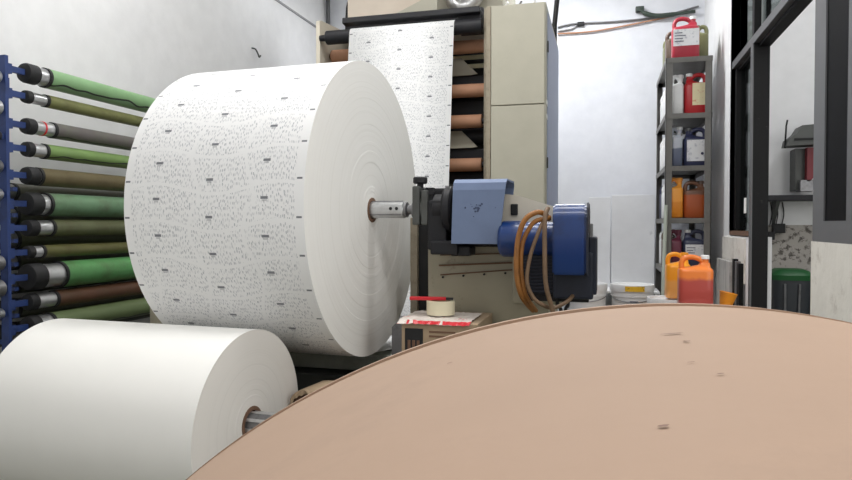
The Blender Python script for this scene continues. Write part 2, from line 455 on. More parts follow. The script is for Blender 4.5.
# ------------------------------------------------------------------ jerrycans
def can(label, loc, w, d, h, m, cap='plastic_white', lab=None, rz=0, flip=1, group=None, marks=0):
    """rectangular can: filler neck and cap at one end of the top, arched handle at the other"""
    t = thing('jerrycan', label, 'jerrycan', loc, (0, 0, math.radians(rz)), group or ('ink cans on the shelf unit' if loc[1] > 4.9 else 'jerrycans standing on the pails'))
    a, bb = w/2, d/2; hb = h*.66
    rings = [(0, 0, 0, a*.93, bb*.9), (.008, 0, 0, a, bb), (hb*.5, 0, 0, a*.995, bb*.99), (hb, 0, 0, a, bb), (hb+.015, 0, 0, a*.97, bb*.95),
             (h*.73, flip*a*.04, 0, a*.86, bb*.82), (h*.755, flip*a*.25, 0, a*.6, bb*.62), (h*.79, flip*a*.5, 0, a*.34, bb*.46), (h*.84, flip*a*.55, 0, a*.25, bb*.38)]
    # shoulder rises beside the neck only
    obj('body', loft(rings, p=5, n=36), m, t, smooth=True, angle=50)
    nx = flip*a*.55
    r = min(.021, bb*.55)
    obj('neck', cyl((nx, 0, h*.83), (nx, 0, h*.92), r*.9, n=20), m, t, smooth=True)
    obj('cap', lathe([(0, 0), (0, r*1.15), (h*.065, r*1.1), (h*.075, r*.9), (h*.075, 0)], ax=(0, 0, 1), org=(nx, 0, h*.91), n=20), cap, t, smooth=True)
    hp = [(-flip*a*.78, 0, hb+.012), (-flip*a*.80, 0, h*.83), (-flip*a*.62, 0, h*.92), (-flip*a*.2, 0, h*.945), (flip*a*.2, 0, h*.91), (flip*a*.5, 0, h*.83)]
    obj('handle', tube(hp, min(.015, bb*.4), n=10), m, t, smooth=True)
    if lab:
        lm, lz0, lz1, lx0, lx1 = lab
        l = obj('label', bx(lx0*a, lx1*a, -bb-.0015, -bb+.001, lz0*h, lz1*h), lm, t)
        if marks:
            bm = bmesh.new()
            if marks == 1:
                CYL(bm, ((lx0+.75*(lx1-lx0))*a, -bb-.0025, (lz0+.35*(lz1-lz0))*h), ((lx0+.75*(lx1-lx0))*a, -bb-.001, (lz0+.35*(lz1-lz0))*h), .010, n=16)
            else:
                for q in range(4):
                    zz = (lz0+(.25+.17*q)*(lz1-lz0))*h
                    B(bm, (lx0+.1)*a, (lx0+.1+random.uniform(.5, .95))*a*.9, -bb-.0025, -bb-.001, zz, zz+.005)
            obj('label_mark', bm, 'label_mark', l)
    return t

def pm(name, c, rough=.35): M[name] = mat(name, c, rough, fine=.05); return name
pm('red_can', (176, 52, 68)); pm('crimson_can', (186, 40, 46)); pm('olive_can', (120, 122, 84)); pm('navy_can', (52, 56, 86))
pm('navy_can_deep', (60, 64, 88)); pm('maroon_can', (112, 52, 70)); pm('grey_can', (84, 84, 86)); pm('brown_can', (96, 78, 66))
M['orange_can'] = liquid_mat('orange_can', (226, 140, 40), (238, 160, 62), .12)
M['rust_can'] = liquid_mat('rust_can', (172, 84, 40), (120, 84, 64), .17)
M['halfgrey_can'] = liquid_mat('half_grey_can', (104, 112, 134), (190, 194, 204), .135)
M['floor_orange'] = liquid_mat('orange_yellow_can', (228, 160, 84), (238, 154, 30), .12, .02)
M['floor_red'] = liquid_mat('red_orange_can', (178, 74, 66), (232, 128, 52), .165, .02)

Z6, Z5, Z4, Z3, Z2 = 2.135, 1.74, 1.37, 1.0, .63
e = .001
can('red can with broad white label and round cap on the top shelf', (.545, 5.09, Z6+e), .185, .12, .31, 'red_can', lab=('label', .28, .66, -.93, .93), marks=2)
can('olive green can beside the wall on the top shelf', (.67, 5.25, Z6+e), .095, .15, .285, 'olive_can', cap='olive_can', flip=-1)
can('translucent white narrow can on the second shelf from the top', (.495, 5.13, Z5+e), .085, .17, .30, 'plastic_white', cap='plastic_white')
can('crimson can with cream label on the second shelf from the top', (.618, 5.10, Z5+e), .155, .12, .30, 'crimson_can', cap='plastic_white', lab=('label_yellow', .2, .72, -.35, .95), flip=-1)
can('pale can half full of grey ink beside the navy can on third shelf', (.492, 5.12, Z4+e), .082, .17, .295, 'halfgrey_can')
can('navy can with tall white labels and blue dot on third shelf from top', (.618, 5.10, Z4+e), .16, .12, .28, 'navy_can', cap='grey_can', lab=('label', .12, .66, -.75, .95), flip=-1, marks=1)
can('bright orange narrow can on the fourth shelf from the top', (.488, 5.10, Z3+e), .098, .16, .295, 'orange_can', cap='orange_can')
can('rust brown see-through can right of the orange one on fourth shelf', (.618, 5.11, Z3+e), .155, .12, .27, 'rust_can', cap='brown_can')
can('maroon narrow can on the lowest visible shelf', (.490, 5.12, Z2+e), .085, .16, .29, 'maroon_can', cap='maroon_can')
can('dark navy can with white label and white cap on lowest visible shelf', (.618, 5.10, Z2+e), .16, .12, .29, 'navy_can_deep', lab=('label', .25, .62, -.8, .85), flip=-1, marks=2)
rowm = {Z6: ['brown_can', 'olive_can'], Z5: ['plastic_white']*3, Z4: ['plastic_white']*3, Z3: ['plastic_white', 'plastic_white', 'navy_can'], Z2: ['plastic_white', 'brown_can', 'plastic_white']}
names = {Z6: 'top shelf', Z5: 'second shelf from the top', Z4: 'third shelf from the top', Z3: 'fourth shelf from the top', Z2: 'lowest visible shelf'}
for z, ms in rowm.items():
    for k, mm in enumerate(ms):
        colour = {'brown_can': 'brown', 'olive_can': 'olive', 'plastic_white': 'white', 'navy_can': 'navy'}[mm]
        where = ('directly behind the front cans', 'midway along', 'at the far end')[k]
        x = .50
        can('%s can %s of the %s' % (colour, where.replace('directly behind the front cans', 'right behind the front row'), names[z]) if k == 0 else '%s can standing %s the %s' % (colour, where.replace('at the far end', 'at the far end of'), names[z]),
            (x, 5.345+.2*k, z+e), .14, .16, .28, mm, cap='plastic_white', group=None)
# cloudy paper cone behind the top cans
tag(obj('funnel', lathe([(0, .06), (.02, .065), (.16, .022), (.24, .012), (.24, .0)], ax=(0, 0, 1), org=(.655, 5.42, Z6+e), n=24), 'brown_can', smooth=True),
    'dark grey-brown funnel standing behind the red and olive cans', 'funnel')
# pale pipe leaning on the shelf
tag(obj('pipe', tube([(.372, 4.80, .005), (.415, 4.97, 1.09)], .013, n=14, sub=1), mat('pale_green_pipe', (176, 182, 170), .5), smooth=True), 'pale grey-green pipe leaning on the shelf post', 'pipe')

# ------------------------------------------------------------------ back wall: wires, bracket, boards
b = bmesh.new(); TUBE(b, [(-.42, 6.03, 2.655), (-.1, 6.03, 2.655), (.3, 6.03, 2.70), (.72, 6.03, 2.76)], .007)
tag(obj('cable', b, 'core', smooth=True), 'lower reddish cable slung along the back wall', 'cable')
b = bmesh.new(); TUBE(b, [(-.42, 6.035, 2.715), (-.27, 6.035, 2.735), (.1, 6.035, 2.725), (.45, 6.035, 2.74), (.75, 6.035, 2.80)], .008)
tag(obj('cable', b, 'steel_dull', smooth=True), 'upper grey cable along the back wall passing through black clip', 'cable')
b = bmesh.new(); TUBE(b, [(-.42, 6.035, 2.68), (-.3, 6.035, 2.69), (-.25, 6.035, 2.72)], .006)
tag(obj('cable', b, 'steel_dull', smooth=True), 'short grey cable branching to the black clip on the back wall', 'cable')
tag(obj('cable_clip', bx(-.25, -.19, 6.018, 6.05, 2.71, 2.745, bev=.006), 'black_matte'), 'small black clip holding the grey cable on the back wall', 'clip')
b = bmesh.new(); TUBE(b, [(.28, 6.0, 2.80), (.33, 6.0, 2.76), (.45, 6.0, 2.735), (.72, 6.0, 2.75)], [.014, .02, .02, .014]); B(b, .24, .31, 5.99, 6.05, 2.79, 2.83, bev=.006)
tag(obj('wall_bracket', b, mat('dark_green_iron', (58, 70, 62), .5), smooth=True), 'dark green iron bracket bar high on the back wall above the shelf', 'bracket')
b = bmesh.new(); B(b, .05, .40, 5.84, 5.87, .42, 1.205, bev=.004)
tag(obj('white_board', b, 'board'), 'large white board standing against back wall left of the shelf', 'board')
b = bmesh.new(); B(b, -.14, .045, 5.88, 5.91, .42, 1.19, bev=.004)
tag(obj('white_board', b, 'board'), 'narrower white board behind the blue motor at the back wall', 'board')
b = bmesh.new(); B(b, -.25, .42, 5.5, 6.0, .40, .42, bev=.004); B(b, -.23, -.19, 5.52, 5.98, 0, .4); B(b, .36, .40, 5.52, 5.98, 0, .4)
tag(obj('low_bench', b, 'plastic_white'), 'low white bench under the boards at the back wall', 'bench')

# leaning boards under the far window
b = bmesh.new(); B(b, .755, .775, 4.50, 5.0, .02, .72, bev=.003)
tag(obj('stone_slab', b, 'marble'), 'grey streaked slab leaning on the right wall under far window', 'slab')
for k, (y, mm, l) in enumerate(((4.44, 'dark_frame', 'dark narrow strip standing beside the grey slab'), (4.36, 'steel_dull', 'grey metal strip standing between two dark ones under window'), (4.28, 'dark_frame', 'dark narrow strip standing nearest the black door post'))):
    tag(obj('metal_strip', bx(.765, .79, y-.025, y+.025, 0, .74-.01*k), mm), l, 'strip', 'metal strips beside the slab')

# ------------------------------------------------------------------ pallet, pails, orange cans, cup
def pallet(x0, x1, y0, y1, label):
    b = bmesh.new()
    n = 6; w = (x1-x0)/n
    for i in range(n): B(b, x0+i*w+.008, x0+(i+1)*w-.008, y0, y1, .098, .12)
    for y in (y0, (y0+y1)/2-.04, y1-.08): B(b, x0, x1, y, y+.08, .0, .098)
    tag(obj('pallet', b, 'carton'), label, 'pallet')
pallet(-.30, .72, 3.72, 4.95, 'wooden pallet carrying the white paint pails')
def pail(label, x, y, z, r, h, sticker=False, text=False, open_top=False):
    t = thing('paint_pail', label, 'pail', (x, y, z), group='white paint pails on the pallet')
    obj('body', lathe([(0, 0), (0, r*.86), (h*.80, r*.95), (h*.80, r*.985), (h*.815, r*.985), (h*.815, r*.955), (h*.9, r*.96), (h*.9, 0)], ax=(0, 0, 1), n=56), 'plastic_white', t, smooth=True)
    obj('lid', lathe([(h*.885, r*.9), (h*.885, r*1.0), (h*.97, r*1.02), (h, r*1.0), (h*.995, r*.9), (h*.965, r*.86), (h*.965, 0)], ax=(0, 0, 1), n=56), 'plastic_white', t, smooth=True)
    pts = [(r*1.01*math.cos(a), r*1.01*math.sin(a), h*.84-.05*abs(math.sin(a+PI))) for a in [PI+PI*i/10 for i in range(11)]]
    obj('bail_handle', tube(pts, .003, n=6), 'steel_dull', t, smooth=True)
    def wrap(name, a0, a1, z0, z1, rr, m, par):
        bm = bmesh.new(); n = 10; A = []
        for i in range(n+1):
            a = math.radians(a0+(a1-a0)*i/n)
            A.append([bm.verts.new((q*math.cos(a), q*math.sin(a), zz)) for q, zz in ((rr, z0), (rr, z1), (rr+.0015, z1), (rr+.0015, z0))])
        for i in range(n):
            for k in range(4): bm.faces.new((A[i][k], A[i][(k+1) % 4], A[i+1][(k+1) % 4], A[i+1][k]))
        return obj(name, bm, m, par)
    if sticker: wrap('sticker', 250, 300, h*.90, h*.985, r*1.021, 'yellow', t)
    if text:
        for q in range(3): wrap('printed_line', 262, 262+22-4*q, h*(.72-.06*q), h*(.74-.06*q), r*.955, 'label_mark', t)
    return t
pail('white pail with yellow sticker on its lid rim right of motor', .185, 4.86, .12, .148, .415, True, True)
pail('white lidded pail directly behind the blue motor', -.13, 4.80, .12, .145, .42)
pail('white pail under the orange-yellow jerrycan', .395, 4.36, .12, .14, .378)
pail('white pail under the red and orange jerrycan', .50, 4.02, .12, .135, .37)
can('yellow-orange jerrycan on a white pail left of the red-orange one', (.435, 4.37, .499), .145, .16, .285, 'floor_orange', cap='cup')
can('big jerrycan with red ink below orange, white cap, nearest the camera', (.495, 4.02, .491), .185, .13, .293, 'floor_red', cap='plastic_white')
t = thing('plastic_cup', 'small orange plastic cup tilted beside the red-orange jerrycan', 'cup', (.672, 4.12, .484), (0, math.radians(12), 0))
b = lathe([(0, 0), (0, .033), (.075, .048), (.078, .051), (.079, .046), (.01, .031), (.01, 0)], ax=(0, 0, 1), n=32)
obj('body', b, 'cup', t, smooth=True)
tag(obj('crate', bx(.638, .76, 3.98, 4.27, .12, .468, bev=.008), 'carton'), 'carton supporting the orange cup beside the pails', 'box')

# ------------------------------------------------------------------ other room contents
b = bmesh.new(); B(b, .93, 2.2, 5.25, 5.45, 1.125, 1.165, bev=.004)
wr = thing('wall_shelf', 'dark wall shelf seen through the doorway below the grinder', 'shelf', (.93, 5.25, 1.125))
obj('board', rel(b, (.93, 5.25, 1.125)), 'black', wr)
for x in (1.2, 1.9):
    obj('bracket', rel(prism([(5.44, 1.125), (5.28, 1.125), (5.44, .95)], x, x+.02), (.93, 5.25, 1.125)), 'dark_grey', wr)
g = thing('bench_grinder', 'grey machine with dark red bracket on wall beyond the doorway', 'machine', (1.35, 5.3, 1.2))
o = (1.35, 5.3, 1.2)
b = bmesh.new(); PRISM(b, [(1.24, 1.51), (1.25, 1.56), (1.30, 1.60), (1.33, 1.65), (1.48, 1.66), (1.60, 1.62), (1.62, 1.52)], 5.18, 5.36, 'y')
obj('hood', rel(b, o), 'dark_grey', g)
obj('slot', rel(bx(1.28, 1.48, 5.172, 5.185, 1.545, 1.56), o), 'black_matte', g)
b = bmesh.new(); TUBE(b, [(1.24, 5.26, 1.50), (1.245, 5.25, 1.66), (1.25, 5.24, 1.70)], .006, n=8, sub=1)
obj('lever', rel(b, o), 'black_matte', g)
obj('column', rel(bx(1.32, 1.40, 5.30, 5.449, 1.20, 1.50), o), 'dark_grey', g)
b = bmesh.new(); PRISM(b, [(1.38, 1.50), (1.58, 1.50), (1.50, 1.38), (1.40, 1.26), (1.38, 1.26)], 5.24, 5.40, 'y')
obj('guard', rel(b, o), 'dark_red', g)
obj('foot', rel(bx(1.34, 1.43, 5.24, 5.36, 1.19, 1.27), o), 'steel_dull', g)
b = bmesh.new(); B(b, 1.20, 1.28, 5.38, 5.45, .89, .96, bev=.005); B(b, 1.165, 1.21, 5.38, 5.45, .84, .90, bev=.005)
so = thing('switch_box', 'dark switch box with hanging wires below the shelf beyond the doorway', 'switch', (1.22, 5.4, .9))
obj('body', rel(b, (1.22, 5.4, .9)), 'black_matte', so)
for x in (1.19, 1.23, 1.27):
    obj('wire', rel(tube([(x, 5.44, 1.12), (x+.008, 5.43, 1.03), (x-.004, 5.435, .95)], .004, n=6), (1.22, 5.4, .9)), 'black_matte', so)
t = thing('waste_bin', 'dark waste bin with green lid beyond the doorway', 'bin', (1.265, 5.2, 0))
obj('body', loft([(0, 0, 0, .095, .10), (.56, 0, 0, .125, .12), (.565, 0, 0, .125, .12)], p=5), 'bin_dark', t, smooth=True)
obj('lid', loft([(.565, 0, 0, .135, .13), (.60, 0, 0, .14, .135), (.63, 0, 0, .11, .11), (.64, 0, 0, .08, .08)], p=4), 'green_lid', t, smooth=True)
for x in (-.05, .03): obj('rib', tube([(x, -.115, .08), (x*1.15, -.128, .54)], .008, n=8, sub=1), 'steel_dull', t, smooth=True)
tag(obj('dark_crate', bx(1.42, 1.7, 5.1, 5.42, 0, .45, bev=.01), 'black_matte'), 'low dark crate right of the green-lidded bin', 'crate')
tag(obj('white_pipe', cyl((1.075, 5.40, 0), (1.075, 5.40, 1.10), .012, n=12), 'plastic_white'), 'thin white vertical pipe just inside the doorway', 'pipe')

# ------------------------------------------------------------------ rack of printing cylinders on the left wall
rk = thing('cylinder_rack', 'blue steel rack post assembly carrying green printing cylinders by the left wall', 'rack', (-2.284, 2.11, 0))
ro = (-2.284, 2.11, 0)
RX_ = -2.3
b = bmesh.new(); B(b, -2.318, -2.282, 2.085, 2.10, 0, 1.62)
obj('post', rel(b, ro), 'blue_paint', rk)
b = bmesh.new(); B(b, -2.33, -2.28, 3.62, 3.66, 0, 1.62)
obj('post', rel(b, ro), 'blue_paint', rk)
for y in (2.10, 3.63):
    b = bmesh.new(); B(b, -2.645, -2.31, y, y+.03, 1.50, 1.54); B(b, -2.645, -2.31, y, y+.03, .2, .24)
    obj('wall_arm', rel(b, ro), 'blue_paint', rk)
rods = [ # z, radius, material name, colour, cap end y, metal end y, line, phase, label
 (1.574, .042, (146, 190, 136), 2.24, 2.285, True, 'pale green cylinder with a wandering black line, topmost on the rack'),
 (1.477, .027, (134, 138, 84), 2.215, 2.285, False, 'slim olive cylinder second from the top of the rack'),
 (1.357, .034, (112, 106, 104), 2.225, 2.318, True, 'grey-brown cylinder with a red ring third from the top of rack'),
 (1.262, .032, (134, 168, 96), 2.215, 2.275, True, 'leaf green cylinder with black line fourth from the rack top'),
 (1.153, .038, (116, 104, 70), 2.235, 2.24, False, 'brown cylinder without a metal collar fifth from the rack top'),
 (1.037, .049, (120, 160, 122), 2.243, 2.277, False, 'thick dull green cylinder sixth from the rack top'),
 (.938, .036, (112, 118, 82), 2.23, 2.3, False, 'olive grey cylinder seventh from the rack top'),
 (.838, .027, (112, 112, 62), 2.215, 2.255, False, 'slim dark olive cylinder between two thicker ones low on the rack'),
 (.735, .057, (104, 172, 104), 2.25, 2.345, False, 'thickest bright green cylinder low on the rack'),
 (.631, .036, (110, 74, 54), 2.225, 2.315, False, 'reddish brown cylinder below the thick bright green one'),
 (.53, .045, (124, 142, 96), 2.23, 2.29, True, 'lowest visible olive green cylinder just above the white roll'),
]
def rod(i, z, r, col, yc, ym, line, label, x=RX_, y0=2.185, y1=3.55, collar='steel', peg=True, grp=None):
    t = thing('printing_cylinder', label, 'cylinder', (x, y0, z), group=grp or 'printing cylinders on the blue rack')
    mm = sleeve_mat('cylinder_sleeve_%d' % i, col, line, .60+.03*(i % 3), dirt=(70, 60, 36) if not line else (110, 130, 90), damt=.55 if not line else .25, lo=.47)
    L = y1-y0; a = yc-y0; c = ym-y0
    obj('end_cap', lathe([(0, 0), (0, r*.55), (.004, r*.9), (.014, r*.98), (a, r*.98), (a, 0)], ax=(0, 1, 0), n=32), 'black_matte', t, smooth=True)
    obj('collar', lathe([(a, 0), (a, r*.88), (c, r*.88), (c, 0)], ax=(0, 1, 0), n=32), collar, t, smooth=True)
    if i == 2: obj('red_ring', lathe([((a+c)/2-.004, r*.8), ((a+c)/2-.004, r*.92), ((a+c)/2+.004, r*.92), ((a+c)/2+.004, r*.8)], ax=(0, 1, 0), n=32), 'red', t, smooth=True)
    obj('dark_band', lathe([(c, 0), (c, r*1.01), (c+.014, r*1.01), (c+.014, 0)], ax=(0, 1, 0), n=32), 'black_matte', t, smooth=True)
    obj('sleeve', lathe([(c+.014, 0), (c+.014, r), (L, r), (L, 0)], ax=(0, 1, 0), n=48, uv='n'), mm, t, smooth=True)
    return t
for i, (z, r, col, yc, ym, line, lab) in enumerate(rods):
    rod(i, z, r, col, yc, ym, line, lab)
    bm = bmesh.new(); B(bm, -2.306, -2.29, 2.096, 2.19, z-.012, z+.012); B(bm, -2.31, -2.285, 2.096, 2.12, z-.022, z+.018)
    obj('peg', rel(bm, ro), 'blue_paint', rk)
    bm = bmesh.new(); B(bm, -2.31, -2.29, 3.545, 3.625, z-.012, z+.012)
    obj('peg', rel(bm, ro), 'blue_paint', rk)
# second, deeper layer against the wall behind the lower cylinders
back = [(1.095, .04, (92, 92, 80)), (.99, .042, (74, 78, 64)), (.885, .045, (84, 88, 62)), (.79, .04, (66, 66, 54)), (.69, .045, (60, 66, 52)), (.58, .045, (80, 84, 70)), (.47, .05, (50, 52, 44))]
for k, (z, r, col) in enumerate(back):
    t = rod(20+k, z, r, col, 2.26, 2.33, False, ['dusky', 'dark', 'olive', 'black-green', 'deep green', 'grey-green', 'near black'][k]+' cylinder lying against the left wall, '+['highest', 'second', 'third', 'fourth', 'fifth', 'sixth', 'lowest'][k]+' of the hidden layer', x=-2.53, y0=2.25, y1=3.6, collar='steel_dull')
    bm = bmesh.new(); B(bm, -2.54, -2.31, 2.14, 2.16, z-.008, z+.008); B(bm, -2.54, -2.52, 2.14, 2.255, z-.008, z+.008)
    obj('cross_arm', rel(bm, ro), 'blue_paint', rk)
# ends of the cylinders in the nearer bay
for k, (z, r, mm, l) in enumerate(((1.53, .026, 'steel', 'bright'), (1.41, .03, 'steel', 'silver'), (1.30, .02, 'black', 'thin black'), (1.18, .026, 'steel_dull', 'grey'), (1.07, .024, 'steel', 'shiny'), (.80, .03, 'steel_dull', 'dull'), (.70, .034, 'steel_dull', 'thick dull'), (.60, .022, 'steel', 'small bright'))):
    t = thing('printing_cylinder', '%s cylinder end left of the blue post, %s from top' % (l, ['first', 'second', 'third', 'fourth', 'fifth', 'sixth', 'seventh', 'eighth'][k]), 'cylinder', (-2.3, 1.0, z), group='cylinders in the nearer bay of the rack')
    obj('journal', lathe([(.9, 0), (.9, r), (1.065, r), (1.07, r*.85), (1.07, 0)], ax=(0, 1, 0), n=28), mm, t, smooth=True)
    obj('sleeve', lathe([(0, 0), (0, r*1.3), (.9, r*1.3), (.9, 0)], ax=(0, 1, 0), n=28), 'olive_can', t, smooth=True)
    bm = bmesh.new(); B(bm, -2.306, -2.292, 2.03, 2.092, z-.010, z+.010); obj('peg', rel(bm, ro), 'blue_paint', rk)

# ------------------------------------------------------------------ paper rolls
def roll_profile(L, R, rc, steps, seed):
    rnd = random.Random(seed); pr = [(0, rc)]
    rr = rc; n = steps
    for k in range(n):
        a = rc+(R-rc)*(k+1)/n - rnd.uniform(0, .3)*(R-rc)/n
        off = rnd.uniform(-.0018, .0018)
        pr.append((pr[-1][0], a-.001)); pr.append((off if k < n-1 else 0, a))
    pr[-1] = (0, R)
    return pr
def paper_roll(name, label, X1, L, Y, Z, R, rc, msurf, mface, seed=1, steps=16, amp=1., yaw=0):
    """X1 = the right end; axis along x"""
    t = thing(name, label, 'paper roll', (X1, Y, Z), (0, 0, math.radians(yaw)))
    rnd = random.Random(seed)
    pr = [(-L, rc), (-L, R)]
    face = [(0, R)]
    r = R
    while r > rc+.03:
        r2 = r-rnd.uniform(.012, .05)
        if r2 < rc: break
        off = rnd.uniform(-.0016, .0016)*amp*.3
        face += [(face[-1][0], r2+.0012), (off, r2)]
        r = r2
    face.append((face[-1][0], rc))
    prof = pr+face+[(-L, rc)]
    mis = [1]+[0]+[1]*(len(prof)-3)
    bm = lathe(prof, ax=(1, 0, 0), n=128, uv='m', mis=mis)
    lay = bm.loops.layers.uv.verify()
    for f in bm.faces:
        for l in f.loops: l[lay].uv.x += L
    wp = obj('wound_paper', bm, [msurf, mface], t, smooth=True, angle=35)
    for p in wp.data.polygons:
        if p.material_index == 1: p.use_smooth = False
    obj('core', lathe([(-L-.002, rc-.012), (-L-.002, rc), (.003, rc), (.003, rc-.012), (-L-.002, rc-.012)], ax=(1, 0, 0), n=48), 'core_dark', t, smooth=True)
    return t
BY, BZ = 2.33, 1.006
paper_roll('printed_paper_roll', 'huge roll of white paper printed with grey script and dark marks', -.842, .648, BY, BZ, .541, .046, 'print', 'print_face', seed=5, amp=.8, yaw=-2)
paper_roll('blank_paper_roll', 'plain white paper roll in the lower left foreground', -1.006, .75, 1.737, .362, .277, .052, 'white_paper', 'white_face', seed=11, amp=1.2, yaw=-3)
# outer turned lip on the plain roll's end
# shafts
t = thing('air_shaft', 'bright steel shaft through the huge printed roll', 'shaft', (-.842, BY, BZ), (0, 0, math.radians(-2)))
obj('shaft', lathe([(-.75, 0), (-.75, .031), (.128, .031), (.132, .027), (.132, 0)], ax=(1, 0, 0), n=40), 'steel', t, smooth=True)
for q in (.085, .108):
    obj('hole', cyl((q, -.0305, .004), (q, -.0325, .004), .006, n=16), 'black_matte', t)
for a in (35, 100, 215, 300):
    ca, sa = math.cos(math.radians(a)), math.sin(math.radians(a))
    obj('key_strip', tube([(.002, ca*.031, sa*.031), (.125, ca*.031, sa*.031)], .003, n=6, sub=1), 'steel_dull', t)
obj('end_neck', lathe([(.132, 0), (.132, .028), (.140, .028), (.144, .017), (.158, .017), (.162, .029), (.175, .029), (.178, .018), (.20, .018), (.20, 0)], ax=(1, 0, 0), n=32), 'steel_dull', t, smooth=True)
t = thing('air_shaft', 'ribbed steel shaft sticking out of the plain white roll', 'shaft', (-1.006, 1.737, .362), (0, 0, math.radians(-3)))
obj('shaft', lathe([(-.85, 0), (-.85, .035), (.36, .035), (.36, 0)], ax=(1, 0, 0), n=40), 'steel_dull', t, smooth=True)
for k in range(8):
    a = 2*PI*k/8+.2; ca, sa = math.cos(a), math.sin(a)
    b = bmesh.new(); B(b, .0, .34, -.005, .005, .0335, .039, bev=.001)
    bmesh.ops.rotate(b, verts=b.verts, matrix=Matrix.Rotation(a, 3, 'X'))
    obj('rib', b, 'steel', t)
t = thing('roll_cradle', 'low wooden cradle under the plain white roll', 'cradle', (-1.35, 1.737, 0))
for x in (-1.62, -1.15):
    for y0, sg in ((1.737-.16, 1), (1.737+.16, -1)):
        b = prism([(y0-1.737-sg*.05, 0), (y0-1.737+sg*.05, 0), (y0-1.737+sg*.05, .090), (y0-1.737-sg*.05, .160)], x+1.35, x+1.43, 'x')
        obj('block', b, 'carton', t)
obj('runner', bx(-.33, .33, -.22, -.14, .0, .04), 'carton', t); obj('runner', bx(-.33, .33, .14, .22, .0, .04), 'carton', t)

# kraft roll directly under the camera
kx, ky, kyaw, kR = .042, .411, .199, .4515
t = thing('kraft_wrapped_roll', 'huge roll wrapped in brown kraft paper filling the foreground', 'paper roll', (kx, ky, kR+.001), (0, 0, kyaw))
b = bmesh.new()
prof = [(0, .05), (0, kR-.012), (-.004, kR-.003), (-.012, kR), (-.9, kR), (-.905, kR-.01), (-.905, .05), (0, .05)]
LATHE(b, prof, ax=(0, 1, 0), n=192, uv='m')
obj('wrap', b, 'kraft', t, smooth=True, angle=40)
obj('end_fold', lathe([(-.004, kR-.002), (-.004, kR+.0004), (.001, kR+.0002), (.003, kR-.004), (.003, kR-.10), (.0, kR-.10)], ax=(0, 1, 0), n=192), 'kraft', t, smooth=True)
obj('core', lathe([(.004, .038), (.004, .05), (-.906, .05), (-.906, .038), (.004, .038)], ax=(0, 1, 0), n=32), 'core_dark', t, smooth=True)
# small stains, each lying on the curved wrap
def stain(yy, ang, w, l, seed):
    rnd = random.Random(seed); bm = bmesh.new(); vs = []
    for i in range(14):
        a = 2*PI*i/14; k = rnd.uniform(.6, 1.1)
        da = ang + l*k*math.cos(a)/kR; y = yy+w*k*math.sin(a)
        vs.append(bm.verts.new(((kR+.0006)*math.sin(da), y, (kR+.0006)*math.cos(da))))
    bm.faces.new(vs); ext = bmesh.ops.solidify(bm, geom=bm.faces[:], thickness=.0003)
    obj('stain', bm, 'kraft_spot', t)
for q, (a, y, w, l) in enumerate(((-.078, -.104, .0011, .0055), (-.078, -.123, .0012, .0016), (.106, -.007, .0014, .005), (-.100, -.160, .0006, .0016),
                                  (-.094, -.179, .0006, .0014), (-.162, -.223, .0010, .0016), (-.296, -.084, .0008, .002))):
    stain(y, a, w, l, q+1)

# torn brown core rim between the rolls
t = thing('cardboard_core', 'torn brown cardboard core lying between the white and kraft rolls', 'core', (-.865, 2.03, .335), (0, 0, math.radians(70)))
b = bmesh.new(); rnd = random.Random(3)
LATHE(b, [(-.12, .070), (-.12, .088), (-.09, .094), (.10, .094), (.13, .086), (.12, .070), (-.12, .070)], ax=(1, 0, 0), n=40)
for v in b.verts: v.co += Vector((rnd.uniform(-.006, .006), rnd.uniform(-.003, .003), rnd.uniform(-.003, .003)))
obj('tube', b, 'core_dark', t)
b = bmesh.new(); LATHE(b, [(-.128, .076), (-.13, .092), (-.08, .099), (-.03, .101), (.0, .096)], ax=(1, 0, 0), n=40)
for v in b.verts: v.co += Vector((rnd.uniform(-.006, .006), rnd.uniform(-.003, .003), rnd.uniform(-.003, .003)))
obj('torn_wrap', b, 'carton', t)
tag(obj('crate', bx(-.96, -.76, 1.92, 2.13, 0, .232, bev=.006), 'core_dark'), 'low dark brown crate under the torn cardboard core', 'crate')

# ------------------------------------------------------------------ unwind stand under the big roll
us = thing('unwind_stand', 'beige and black unwind stand with light blue cover holding the printed roll', 'machine', (-.5, 2.5, 0))
uo = (-.5, 2.5, 0)
def U(name, bm, m, smooth=False, par=us): return obj(name, rel(bm, uo), m, par, smooth=smooth)
# beige housing
b = bmesh.new(); PRISM(b, [(-.655, 0), (-.66, .862), (-.66, .868), (-.30, .868), (-.22, .80), (-.20, .70), (-.20, 0)], 2.46, 2.95, 'y')
hs = U('housing', b, 'beige_dirty')
b = bmesh.new(); B(b, -.615, -.30, 2.452, 2.462, .80, .806, rot=RY(-3)); B(b, -.61, -.26, 2.452, 2.462, .772, .776, rot=RY(-5)); B(b, -.61, -.30, 2.452, 2.462, .838, .842, rot=RY(-2))
U('seam_line', b, 'core_dark')
b = bmesh.new()
for x, z in ((-.60, .75), (-.52, .757), (-.44, .764), (-.36, .77)): CYL(b, (x, 2.46, z), (x, 2.452, z), .004, n=10)
U('bolts', b, 'black')
b = bmesh.new(); B(b, -.66, -.24, 2.45, 2.97, .868, .878, bev=.003)
U('top_plate', b, 'black')
